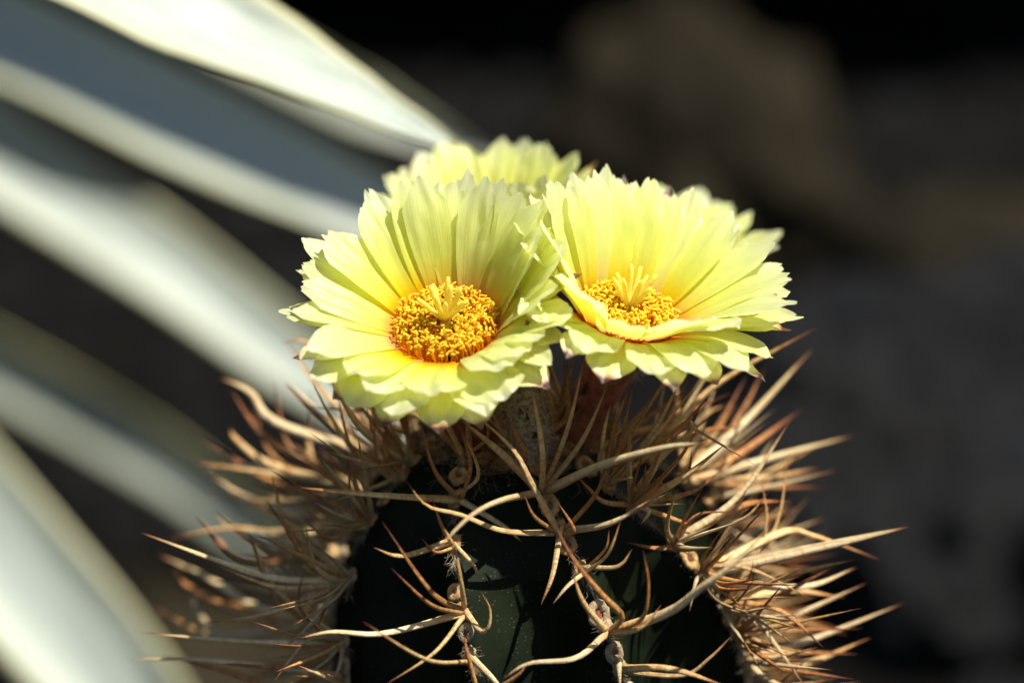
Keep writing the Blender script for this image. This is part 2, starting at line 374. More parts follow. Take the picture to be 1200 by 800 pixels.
# ---------------------------------------------------------------- cactus stem
APEX = at(598, 482, 0.94)
S = KPX * 0.94
PROF = [(0, 0), (6, 48), (20, 88), (42, 122), (70, 152), (105, 190), (140, 219), (190, 241), (241, 253), (320, 262), (500, 270), (APEX.z / S - 12, 268), (APEX.z / S + 30, 225)]
pz = np.array([p[0] for p in PROF]) * S; prr = np.array([p[1] for p in PROF]) * S
def crest(t): return float(np.interp(t, pz, prr))            # t = depth below the apex
def axis(t): return Vector((APEX.x + 38 * S * (1 - math.exp(-t / (130 * S))), APEX.y, APEX.z - t))
def hit(px, py):
    best = None
    for k in range(600):
        d = 0.82 + k * 0.0003; p = at(px, py, d); t = APEX.z - p.z
        if t < 0: continue
        c = axis(t); g = math.hypot(p.x - c.x, p.y - c.y) - crest(t)
        if best is None or g < best[0]: best = (g, p.copy(), t)
        if g <= 0: break
    p, t = best[1], best[2]; c = axis(t)
    return math.atan2(p.x - c.x, -(p.y - c.y)), t
RIBPIX = {'L': [(480, 528), (478, 565), (446, 619), (420, 683), (408, 752)],
          'CL': [(527, 530), (553, 588), (554, 640), (552, 716), (562, 766)],
          'RC': [(633, 577), (651, 620), (686, 664), (713, 735), (734, 780)],
          'R': [(693, 575), (747, 590), (795, 632), (824, 668), (846, 707), (858, 740), (867, 772)]}
PRIOR = {'L': R(-67), 'CL': R(-22), 'RC': R(22), 'R': R(67)}
fit, RIBT = {}, {}
for k, pl in RIBPIX.items():
    h = [hit(*q) for q in pl]
    ts = np.array([x[1] for x in h] + [0.10, 0.16]); th = np.array([x[0] for x in h] + [PRIOR[k]] * 2)
    fit[k] = np.polyfit(ts, th, 2); RIBT[k] = [x[1] for x in h]
def rib_angles(t):
    tt = min(max(t, 0.012), 0.12)
    a = [float(np.polyval(fit[k], tt)) for k in ('L', 'CL', 'RC', 'R')]
    gap = (2 * math.pi - (a[3] - a[0])) / 5
    return a + [a[3] + gap * i for i in range(1, 5)]
def rib_point(k, t):
    a = rib_angles(t)[k]; c = axis(t); r = crest(t)
    n = Vector((math.sin(a), -math.cos(a), 0)); dr = (crest(t + .002) - crest(max(0, t - .002))) / .004
    return c + n * r, (n + Vector((0, 0, 1)) * min(dr, 3)).normalized()
rows = sorted(set([0.0004] + list(np.linspace(0.001, 0.08, 60)) + list(np.linspace(0.083, APEX.z + 0.01, 44))))
SEG = 14; v, uvs = [], []
for t in rows:
    ang = rib_angles(t); c = axis(t); r = crest(t); dep = 0.30 * min(1, t / 0.05) ** 0.7
    for k in range(8):
        a0 = ang[k]; a1 = ang[k + 1] if k < 7 else ang[0] + 2 * math.pi
        for j in range(SEG):
            u = j / SEG; a = a0 + (a1 - a0) * u
            m_ = 1 - dep * (math.sin(math.pi * u) ** 0.75)
            bumpy = 0.0008 * noise.noise(Vector((a * 3, t * 60, 0)))
            v.append(c + Vector((math.sin(a), -math.cos(a), 0)) * (r * m_ + bumpy))
cactus = empty('cactus', Vector((axis(0.4).x, APEX.y, 0)))
tag(cactus, 'globular dark green ribbed cactus with long brown spines and pale yellow flowers', 'cactus')
nc = 8 * SEG
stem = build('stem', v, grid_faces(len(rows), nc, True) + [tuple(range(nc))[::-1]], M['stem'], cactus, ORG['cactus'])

# ---------------------------------------------------------------- areoles
fib = Bag()
def fibres(p, n, count, spread, length, r=0.00004, along=None):
    a = n.orthogonal().normalized(); b = n.cross(a)
    for _ in range(count):
        an = random.uniform(0, 6.283); rr = spread * math.sqrt(random.random())
        base = p + (a * math.cos(an) + b * math.sin(an)) * rr
        d = (n * random.uniform(.2, 1) + (a * math.cos(an) + b * math.sin(an)) * random.uniform(-.3, 1) + Vector(rng.normal(0, .35, 3))).normalized()
        if along is not None: d = (along * random.uniform(.6, 1) + n * random.uniform(-.05, .25) + Vector(rng.normal(0, .35, 3))).normalized()
        path = [base]
        for s in range(4):
            d = (d + Vector(rng.normal(0, .45, 3))).normalized(); path.append(path[-1] + d * length / 4 * random.uniform(.6, 1.2))
        vv, ff, _ = tube(path, [r, r, r, r * .8, r * .4], 3); fib.add(vv, ff)
def torus_blob(p, n, rad, thick, seed, squash=1.25):
    a = n.orthogonal().normalized()
    z = Vector((0, 0, 1)); up = (z - n * z.dot(n)); a = up.normalized() if up.length > .2 else a
    b = n.cross(a); v = []
    NR, NS = 20, 12
    for i in range(NR):
        an = 2 * math.pi * i / NR; d = a * math.cos(an) * squash + b * math.sin(an)
        for j in range(NS):
            s = 2 * math.pi * j / NS
            q = d * (rad + thick * math.cos(s)) + n * (thick * math.sin(s) * .9)
            k = 1 + .35 * noise.noise(q * 900 + Vector((seed * 5, 0, 0))) + .2 * noise.noise(q * 2300 + Vector((0, seed, 0)))
            v.append(p + d * rad * (1 + .2 * noise.noise(d * 2 + Vector((seed, 0, 0)))) + (d * (thick * math.cos(s)) + n * (thick * math.sin(s) * .9)) * k)
    f = []
    for i in range(NR):
        for j in range(NS):
            f.append((i * NS + j, ((i + 1) % NR) * NS + j, ((i + 1) % NR) * NS + (j + 1) % NS, i * NS + (j + 1) % NS))
    o = len(v); v.append(p + n * (-0.1 * thick))
    for i in range(NR):
        v.append(p + (a * math.cos(2 * math.pi * i / NR) * squash + b * math.sin(2 * math.pi * i / NR)) * rad * .95)
    cap = [(o, o + 1 + i, o + 1 + (i + 1) % NR) for i in range(NR)]
    return v, f, cap
AREOLES = []
def pad(p, n, r, seed):
    z = Vector((0, 0, 1)); a = z - n * n.z; a = a.normalized() if a.length > .2 else n.orthogonal().normalized(); b = n.cross(a)
    v = [p + (a * q.x * 1.35 + b * q.y + n * q.z * .75) * r * (1 + .45 * noise.noise(q * 1.9 + Vector((seed * 3.1, 0, 0))) + .2 * noise.noise(q * 5 + Vector((0, seed, 0)))) for q in ICO3[0]]
    return v, ICO3[1]
ICO3 = ico(3)
def areole(k, t, dead=False):
    p, n = rib_point(k, t); r = random.uniform(.0017, .0024); i = len(AREOLES)
    p = p + n * 0.0005
    v, f = pad(p, n, r, i); f = list(f); mi = [0] * len(f)
    if t > .012 and random.random() < (.85 if k in (1, 2) else .5):
        p2, n2 = rib_point(k, t - .0052); p2 = p2 + n2 * .0006 + Vector(rng.normal(0, .0004, 3))
        v2, f2, cap = torus_blob(p2, n2, r * random.uniform(.8, 1.05), r * .5, i, random.uniform(1.0, 1.35))
        o = len(v); v = v + v2; f += [tuple(x + o for x in q) for q in f2 + cap]; mi += [0] * len(f2) + [1] * len(cap)
        fibres(p2 + n2 * .0006, n2, 22, r * 1.2, .0022)
    ob = build('areole', v, f, [M['areole_old'] if p.z < APEX.z - .045 else M['areole'], M['pit']], cactus, p)
    ob.data.polygons.foreach_set('material_index', mi); ob.data.update()
    fibres(p + n * .0006, n, 40, r * 1.3, .0032)
    for q in range(5):
        p3, n3 = rib_point(k, t + .0012 * q); fibres(p3 + n3 * .0003, n3, 14, .0011, .0045, .00004, (rib_point(k, t + .0012 * q + .003)[0] - p3).normalized())
    AREOLES.append((ob, p, n, k, t)); return ob
for ki, key in enumerate(('L', 'CL', 'RC', 'R')):
    ts = list(RIBT[key])
    ts += [max(ts) + .013 * j for j in range(1, 7)]
    for t in ts: areole(ki, t)
for ki in (4, 5, 6, 7):
    for t in (.010, .018, .027, .037, .048, .059, .070, .082, .094, .107, .120): areole(ki, t)
for ki in range(8):
    if ki not in (0,): areole(ki, .0035)

# ---------------------------------------------------------------- spines
def nearest(p):
    return min(AREOLES, key=lambda a: (a[1] - p).length)
NSP = 0
def spine(path_pts, rad, m, par, flat=.7, blunt=False, seg=14):
    global NSP
    path = catmull(path_pts, seg); rr = []
    for i in range(seg + 1):
        t = i / seg
        rr.append(rad * ((1.12 - .15 * min(1, t * 6)) * (1 - t ** 2.3) ** 0.9 * (1 - .2 * t) + 0.03))
    v, f, uv = tube(path, rr, 8, flat, random.uniform(0, 6), .09)
    NSP += 1
    return build('spine', v, f, m, par, path[0], uv)
B, G, P_ = 'sp_brown', 'sp_gold', 'sp_pale'
# base pixel, further pixels to the tip, width in pixels, material, how far the tip comes towards the camera (mm) or None
SPINES = [
 # centre-left rib
 ([(533, 524), (516, 502), (495, 478)], 8, B, None), ([(543, 585), (508, 552), (490, 482)], 5, B, None),
 ([(554, 590), (553, 545), (537, 495)], 5.5, B, None), ([(562, 590), (564, 558), (540, 500)], 5.5, G, None),
 ([(549, 592), (440, 580), (350, 571)], 8, G, 28), ([(640, 634), (590, 622), (540, 603), (500, 592), (476, 563)], 6.5, G, 20),
 ([(572, 604), (592, 617), (612, 635)], 6, P_, 6), ([(540, 660), (470, 653), (437, 641)], 6.5, G, None),
 ([(530, 656), (510, 648), (494, 630)], 5, B, None), ([(532, 645), (517, 615), (506, 582)], 4.5, B, None),
 ([(555, 655), (558, 665), (557, 676)], 4, G, None), ([(545, 714), (505, 695), (448, 611)], 6.5, B, 14),
 ([(547, 724), (505, 710), (458, 665)], 6, B, None), ([(541, 726), (450, 742), (390, 740), (352, 747)], 6.5, P_, 14),
 ([(552, 732), (510, 765), (453, 801)], 6, G, 14), ([(555, 706), (540, 680), (533, 634)], 6, G, None),
 ([(557, 716), (563, 738), (573, 733), (574, 712), (563, 692)], 6, G, 6), ([(553, 790), (500, 775), (425, 728)], 5.5, G, None),
 ([(555, 792), (549, 770), (543, 742)], 6, B, None), ([(570, 786), (580, 797), (592, 815)], 6, P_, None),
 ([(592, 812), (606, 792), (618, 777)], 5, B, None),
 # centre-right rib
 ([(620, 570), (585, 528), (538, 490)], 8.5, G, None), ([(649, 630), (625, 570), (600, 525), (546, 476)], 7.5, G, 14),
 ([(633, 573), (636, 525), (621, 443)], 7.5, G, None), ([(641, 562), (666, 502), (684, 424)], 7.5, G, None),
 ([(643, 568), (683, 517), (714, 447)], 7.5, G, None), ([(642, 577), (705, 545), (780, 524), (828, 519)], 9, P_, 36),
 ([(667, 522), (672, 508), (684, 503)], 5, B, 2), ([(642, 632), (625, 605), (614, 578)], 5, B, None),
 ([(657, 505), (645, 470), (631, 436)], 8, B, 0), ([(622, 581), (585, 587), (548, 607), (506, 651)], 9, P_, 42),
 ([(664, 638), (675, 622), (653, 587)], 6, B, 8), ([(672, 628), (716, 614), (764, 584)], 8, P_, 16),
 ([(672, 624), (700, 578), (712, 540)], 6.5, B, None), ([(650, 644), (648, 674), (634, 708)], 8, G, 10),
 ([(710, 602), (708, 588), (690, 572), (674, 556)], 5.5, B, None), ([(695, 680), (713, 650), (728, 608)], 5.5, G, None),
 ([(705, 662), (711, 642), (714, 620)], 4.5, B, None), ([(701, 680), (725, 665), (741, 643)], 6, G, None),
 ([(690, 684), (665, 686), (648, 707)], 7, P_, None), ([(724, 740), (729, 722), (706, 697), (672, 655), (647, 608)], 7, B, 20),
 ([(711, 746), (683, 706), (671, 671)], 6.5, G, None), ([(726, 741), (752, 725), (760, 686), (754, 644)], 6.5, B, None),
 ([(725, 747), (752, 737), (775, 708)], 8, G, None), ([(733, 745), (785, 716), (822, 688), (865, 656), (910, 607)], 9.5, P_, 34),
 ([(708, 752), (674, 771), (620, 777), (590, 794)], 9.5, P_, 14), ([(722, 760), (725, 780), (727, 812)], 8, P_, None),
 ([(732, 757), (785, 782), (850, 803)], 8, G, 16), ([(745, 792), (800, 791), (832, 770), (859, 743)], 5.5, G, 12),
 # right rib
 ([(738, 590), (754, 570), (757, 540)], 6, B, None), ([(750, 580), (795, 540), (820, 497)], 6, B, 10),
 ([(781, 585), (778, 568), (762, 558)], 5, B, 6), ([(775, 590), (805, 558), (811, 527)], 5, B, None),
 ([(775, 592), (812, 577), (842, 553)], 6, B, 6), ([(775, 603), (815, 602), (856, 599)], 6, B, 6),
 ([(771, 604), (762, 598), (751, 614)], 5.5, P_, None), ([(768, 606), (790, 608), (812, 616)], 5.5, B, None),
 ([(803, 645), (770, 643), (734, 635)], 6, B, 6), ([(812, 638), (856, 618), (878, 603), (902, 575)], 6.5, G, 8),
 ([(809, 646), (815, 680), (808, 716)], 6, P_, None), ([(823, 648), (880, 665), (952, 702)], 5, G, 4),
 ([(832, 668), (920, 650), (1000, 632), (1065, 617)], 12, P_, -4), ([(840, 660), (916, 624), (955, 628), (1030, 655)], 9, G, -22),
 ([(838, 682), (920, 674), (1003, 655)], 7, G, -2), ([(848, 696), (915, 713), (965, 758)], 7, B, 8),
 ([(846, 700), (890, 730), (945, 806)], 8, P_, 6), ([(852, 722), (900, 704), (975, 665)], 8, B, -6),
 ([(856, 745), (920, 726), (1015, 683)], 9, P_, -12), ([(866, 774), (950, 750), (1060, 706)], 9, P_, -14),
 ([(868, 792), (940, 780), (1020, 747)], 10, G, -10), ([(858, 742), (930, 738), (1010, 736)], 7, B, -4),
 ([(866, 770), (930, 764), (1005, 766)], 7, B, -6), ([(852, 668), (875, 655), (880, 670), (868, 679)], 4, B, 3),
 ([(850, 668), (910, 620), (924, 538)], 6, G, -8), ([(856, 655), (900, 625), (892, 557)], 5, G, -4),
 ([(775, 500), (830, 455), (957, 384)], 9, G, 2), ([(800, 560), (870, 498), (952, 409)], 10, P_, -18),
 ([(805, 575), (870, 530), (941, 478)], 9, B, -20), ([(800, 625), (865, 585), (926, 493)], 8, P_, -8),
 ([(810, 575), (900, 537), (1001, 510)], 10, P_, -24), ([(800, 585), (880, 570), (967, 571)], 9, B, -22),
 ([(800, 598), (870, 590), (928, 587)], 8, B, -18), ([(725, 545), (802, 499), (815, 503), (886, 545)], 9, G, 14),
 ([(770, 540), (820, 505), (870, 499)], 6, B, 2), ([(838, 620), (852, 575), (838, 507)], 4.5, B, 2),
 ([(790, 560), (838, 505), (875, 440)], 9, B, -16), ([(800, 570), (860, 500), (897, 430)], 9, B, -22),
 ([(795, 540), (820, 490), (850, 474)], 8, G, -12), ([(820, 610), (900, 560), (960, 548)], 8, G, -26),
 ([(830, 690), (940, 690), (1005, 664)], 9, P_, -22), ([(850, 710), (920, 690), (990, 700)], 9, G, -24),
 # left rib
 ([(462, 572), (441, 540), (438, 488)], 5.5, B, None), ([(455, 572), (412, 530), (393, 453)], 6, B, 6),
 ([(466, 545), (440, 520), (425, 455)], 5, G, None), ([(462, 575), (420, 532), (395, 500), (363, 443)], 8, G, 0),
 ([(460, 588), (395, 565), (327, 525)], 6, B, 4), ([(430, 630), (414, 600), (405, 520)], 5.5, B, 4),
 ([(430, 628), (395, 619), (358, 598)], 7.5, G, 2), ([(428, 640), (390, 633), (352, 607)], 6, B, 6),
 ([(426, 622), (394, 608), (397, 580)], 5, G, 2), ([(408, 686), (368, 665), (338, 623), (311, 584)], 8, B, -2),
 ([(410, 690), (320, 677), (245, 653), (166, 624)], 8.5, P_, 4), ([(408, 698), (326, 690), (248, 660)], 7, G, 8),
 ([(406, 697), (371, 668), (358, 615)], 6.5, G, 6), ([(405, 705), (320, 719), (237, 730)], 6.5, G, 2),
 ([(410, 706), (362, 735), (330, 760)], 7, P_, 12), ([(400, 756), (290, 752), (165, 741)], 7, P_, 0),
 ([(402, 765), (335, 782), (251, 776)], 7, B, 6), ([(410, 716), (362, 746), (320, 799)], 6.5, P_, 14),
 ([(400, 764), (370, 740), (384, 707)], 5, B, 8), ([(404, 768), (398, 780), (385, 810)], 6, P_, None),
 ([(400, 780), (250, 773), (150, 772)], 6, P_, -8), ([(392, 748), (349, 715), (356, 665)], 4, B, 6),
 # crowded under the flowers
 ([(560, 535), (548, 500), (552, 450)], 8, B, None), ([(580, 530), (572, 490), (586, 445)], 8, B, None), ([(600, 540), (590, 510), (570, 470)], 7, G, None),
 ([(660, 535), (668, 480), (660, 420)], 8, B, None), ([(690, 545), (720, 500), (738, 450)], 8, B, None), ([(700, 548), (742, 505), (770, 455)], 9, B, None),
 ([(690, 552), (735, 525), (768, 500)], 7, B, None), ([(680, 548), (705, 520), (716, 470)], 7, G, None), ([(740, 560), (790, 510), (826, 470)], 8, B, None),
 ([(730, 555), (770, 500), (800, 440)], 9, G, None), ([(500, 530), (470, 490), (450, 440)], 8, B, None), ([(490, 535), (450, 500), (410, 440)], 8, G, None),
 ([(520, 525), (500, 490), (470, 455)], 8, B, None), ([(484, 560), (450, 530), (455, 470)], 7, B, None), ([(650, 560), (610, 520), (590, 480)], 6, B, None),
 ([(470, 545), (420, 500), (380, 430)], 9, G, None), ([(745, 580), (770, 545), (790, 500)], 7, G, None), ([(750, 585), (800, 560), (850, 520)], 8, G, None),
 ([(540, 535), (520, 490), (505, 440)], 7, G, None), ([(560, 560), (575, 510), (560, 468)], 6, B, None), ([(605, 545), (600, 490), (596, 440)], 7, B, None),
 ([(655, 540), (690, 480), (700, 430)], 7, G, None), ([(670, 550), (700, 530), (760, 478)], 7, G, 8), ([(690, 555), (726, 520), (745, 440)], 6, B, 6),
 ([(720, 560), (760, 520), (815, 452)], 8, G, 4), ([(735, 570), (780, 530), (842, 480)], 7, G, 4), ([(500, 545), (470, 520), (430, 470)], 7, G, 6), ([(480, 550), (440, 500), (405, 450)], 7, B, 2),
 # behind, left
 ([(400, 555), (326, 496), (294, 460), (258, 442)], 10, P_, -14), ([(400, 570), (312, 515), (270, 457)], 8, B, -8),
 ([(400, 580), (321, 546), (277, 515), (270, 500)], 9, G, -12), ([(390, 600), (280, 545), (240, 552)], 11, P_, -20),
 ([(390, 585), (300, 552), (225, 541)], 7, G, -4), ([(390, 600), (320, 588), (238, 581)], 6, G, -6),
 ([(380, 620), (300, 590), (245, 555)], 9, P_, -24), ([(385, 610), (310, 560), (231, 511)], 8, B, -18),
 ([(385, 580), (338, 530), (322, 443)], 6, B, -12), ([(380, 590), (320, 540), (295, 470)], 6, B, -18),
 ([(430, 540), (380, 490), (335, 447)], 9, G, -16), ([(400, 570), (362, 540), (366, 455)], 8, G, -14),
 ([(430, 530), (395, 480), (333, 398)], 9, G, -10), ([(392, 640), (326, 623), (270, 618), (198, 631)], 7, G, -6),
 ([(370, 740), (300, 710), (245, 677), (185, 649)], 10, P_, -16), ([(365, 735), (290, 715), (225, 690), (203, 665)], 9, B, -16),
 ([(360, 775), (265, 745), (233, 715), (220, 685)], 9, P_, -18), ([(360, 780), (260, 750), (180, 711)], 9, G, -20),
 ([(385, 715), (320, 690), (290, 620)], 6, G, -8), ([(385, 690), (285, 660), (229, 603)], 7, B, -12),
 ([(385, 745), (322, 705), (291, 627)], 5, B, -6), ([(398, 672), (335, 615), (318, 555)], 7, G, -6),
 ([(380, 800), (280, 790), (190, 768)], 8, B, -14), ([(375, 660), (300, 640), (250, 600)], 8, P_, -22),
 ([(395, 440), (365, 400), (330, 402)], 6, G, -4), ([(400, 460), (380, 430), (352, 395)], 9, P_, -16),
]
def spine_from_pixels(pl, wpx, mname, fwd):
    x0, y0 = pl[0]
    a, t = hit(x0, y0); c = axis(t); q = c + Vector((math.sin(a), -math.cos(a), 0)) * crest(t)
    ar = min(AREOLES, key=lambda s: (s[1] - q).length)
    base = ar[1] + ar[2] * .0012
    bx, by, bd = topix(base)
    if math.hypot(bx - x0, by - y0) < 26: base = at(.6 * bx + .4 * x0, .6 * by + .4 * y0, bd - .0004)
    bx, by, bd = topix(base)
    ln = sum(math.hypot(pl[i + 1][0] - pl[i][0], pl[i + 1][1] - pl[i][1]) for i in range(len(pl) - 1)) * S
    if fwd is None:
        nv = -ar[2].dot(VIEW); dz = -ln * (max(0, nv) * .55 + random.uniform(-.05, .15))
    else: dz = -fwd / 1000
    pts = [base]; m_ = len(pl) - 1; need = ar[2].dot(VIEW)
    for i in range(1, m_ + 1):
        u = i / m_; dd = dz * (1 - (1 - u) ** 1.6)
        if need < 0: dd += -.003 * math.sin(math.pi * min(u, .8)) 
        pts.append(at(pl[i][0], pl[i][1], bd + dd))
    for i in range(1, m_): pts[i] = pts[i].lerp(base.lerp(pts[-1], i / m_), .12 if m_ < 3 else 0)
    spine(pts, wpx * S * .60, M[mname], ar[0])
for s in SPINES: spine_from_pixels(*s)
# the rest of the spines grow round the back, along the sides and round the woolly crown
def grow(ar, az, tilt, ln, wpx, m):
    o, p, n, k, t = ar
    up = (Vector((0, 0, 1)) - n * n.z); up = up.normalized() if up.length > .05 else Vector((1, 0, 0))
    sd = n.cross(up); d = (n * math.cos(tilt) + (up * math.cos(az) + sd * math.sin(az)) * math.sin(tilt)).normalized()
    d2 = (d + n * random.uniform(0.0, .5) + Vector((0, 0, random.uniform(-.05, .3)))).normalized()
    b = p + n * .0008
    spine([b, b + d * ln * .4, b + d * ln * .4 + d2 * ln * .6], wpx * S / 2, M[m], o, random.uniform(.55, .9))
def filler(stage):
    for ar in AREOLES:
        if NSP > 296: return
        k, t = ar[3], ar[4]
        if stage == 0 and t < .006 and k in (0, 1, 2, 3):
            for q in range(5): grow(ar, random.uniform(-2.4, 2.4), random.uniform(.2, 1.1), random.uniform(.022, .036), random.uniform(5, 9), random.choice((B, B, G)))
        if stage == 1 and k == 3 and .02 < t < .11:
            for q in range(4): grow(ar, random.uniform(.5, 2.4), random.uniform(.2, .9), random.uniform(.03, .046), random.uniform(6, 10), random.choice((G, P_, P_, B)))
        if stage == 1 and k == 0 and .03 < t < .11:
            for q in range(2): grow(ar, -random.uniform(.6, 2.3), random.uniform(.2, .9), random.uniform(.03, .045), random.uniform(6, 8), random.choice((G, P_, B)))
        if stage == 2 and k in (4, 7) and t < .10:
            for q in range(4): grow(ar, random.uniform(0, 6.28), random.uniform(.25, 1.1), random.uniform(.026, .046), random.uniform(6, 10), random.choice((B, G, G, P_)))
        if stage == 3 and k in (5, 6) and t < .06:
            grow(ar, random.uniform(0, 6.28), random.uniform(.3, 1.0), random.uniform(.025, .04), 7, random.choice((B, G)))
for st_ in range(4): filler(st_)
# past three hundred: the smaller spines in the thick of the flanks, one joined part
bag = Bag(); bmi = []
flank = [a for a in AREOLES if (a[3] in (3, 4, 0, 7)) and .012 < a[4] < .115]
for i in range(230):
    o, p, n, k, t = random.choice(flank)
    up = (Vector((0, 0, 1)) - n * n.z).normalized(); sd = n.cross(up)
    if k == 3: az = random.uniform(.3, 2.7)
    elif k == 0: az = -random.uniform(.3, 2.7)
    else: az = random.uniform(0, 6.28)
    ti = random.uniform(.15, 1.0); d = (n * math.cos(ti) + (up * math.cos(az) + sd * math.sin(az)) * math.sin(ti)).normalized()
    d2 = (d + n * random.uniform(-.1, .5) + Vector((0, 0, random.uniform(-.2, .35)))).normalized(); ln = random.uniform(.018, .040)
    path = catmull([p, p + d * ln * .4, p + d * ln * .4 + d2 * ln * .6], 9); w_ = random.uniform(4.5, 8) * S / 2
    vv, ff, uu = tube(path, [w_ * ((1 - (q / 9) ** 2.2) ** .9 + .03) for q in range(10)], 6, random.uniform(.55, .85), random.uniform(0, 6))
    uu = [(a_, b_ + i * .37) for a_, b_ in uu]
    bag.add(vv, ff, uu); bmi += [random.choice((0, 1, 1, 2, 2))] * len(ff)
so_ = build('fine_spines', bag.v, bag.f, [M[B], M[G], M[P_]], cactus, APEX, bag.uv)
so_.data.polygons.foreach_set('material_index', bmi); so_.data.update(); so_['kind'] = 'stuff'
print('SPINES', NSP, 'AREOLES', len(AREOLES))

# ---------------------------------------------------------------- flowers
def tab(table, az):
    az %= 360; t = sorted(table); t = [(t[-1][0] - 360,) + t[-1][1:]] + t + [(t[0][0] + 360,) + t[0][1:]]
    for a, b in zip(t, t[1:]):
        if a[0] <= az <= b[0]:
            u = (az - a[0]) / (b[0] - a[0]); u = u * u * (3 - 2 * u)
            return [x * (1 - u) + y * u for x, y in zip(a[1:], b[1:])]
def frame_of(axis_):
    z = axis_.normalized(); y = Vector((0, 1, 0)); y = (y - z * y.dot(z)).normalized(); x = y.cross(z)
    return Matrix((x, y, z)).transposed()
def petal(parent, O, F, az, r0, z0, e0, e1, ln, wd, m, ragged=1.0, curl=0.0, twist=0.0, cup=0.18, name='petal', point=0.0):
    NR, NC = 22, 19; v, uv = [], []
    A = R(az); rd = Vector((math.cos(A), math.sin(A), 0)); sd = Vector((-math.sin(A), math.cos(A), 0)); zz = Vector((0, 0, 1))
    sx = random.uniform(0, 99)
    # spine of the petal in its own radial plane
    pts = []; r, z = r0, z0
    for i in range(NR):
        u = i / (NR - 1); e = R(e0 + (e1 - e0) * u ** 1.3 + curl * max(0, u - .7) / .3 * 40)
        pts.append((r, z, e)); r += math.sin(e) * ln / (NR - 1); z += math.cos(e) * ln / (NR - 1)
    jag = [max(0, noise.noise(Vector((sx, j * .45, 0)))) * .09 * ragged + random.uniform(0, .018) * ragged for j in range(NC)]
    notch = random.uniform(-.5, .5); side_bend = random.uniform(-.10, .10)
    ph = random.uniform(0, 6); fold = random.uniform(.4, 1.0)
    for i in range(NR):
        for j in range(NC):
            s = j / (NC - 1) * 2 - 1
            tipcut = (abs(s) ** 2.2) * .22 + jag[j] - point * (1 - abs(s)) * .12 + (.035 * ragged * max(0, 1 - abs(s - notch) / .16))
            u = i / (NR - 1) * (1 - tipcut)
            fi = u * (NR - 1); k = min(int(fi), NR - 2); q = fi - k
            pr_ = pts[k][0] * (1 - q) + pts[k + 1][0] * q; pz_ = pts[k][1] * (1 - q) + pts[k + 1][1] * q; e = pts[k][2]
            prof = (.42 + .58 * math.sin(min(1, u / .72) * math.pi / 2) ** 1.1) * (1 - .34 * max(0, (u - .76) / .24) ** 2.4)
            hw = wd / 2 * prof
            nrm = Vector((0, 0, 0)) + rd * (-math.cos(e)) + zz * math.sin(e)        # inner face normal
            lift = cup * hw * (s * s) * (1 - .5 * u) - .075 * hw * fold * math.cos(s * 9 + ph) * u \
                   + hw * .22 * noise.noise(Vector((sx + s * 1.1, u * 2.6, 3))) * u + hw * .10 * noise.noise(Vector((sx + s * 3, u * 5, 9))) * u
            lift += twist * s * hw * u
            p = rd * pr_ + zz * pz_ + sd * (s * hw + side_bend * ln * u * u) + nrm * lift
            v.append(O + F @ p); uv.append((j / (NC - 1), u))
    f = [q[::-1] for q in grid_faces(NR, NC)]
    return build(name, v, f, m, parent, v[NC // 2], uv)

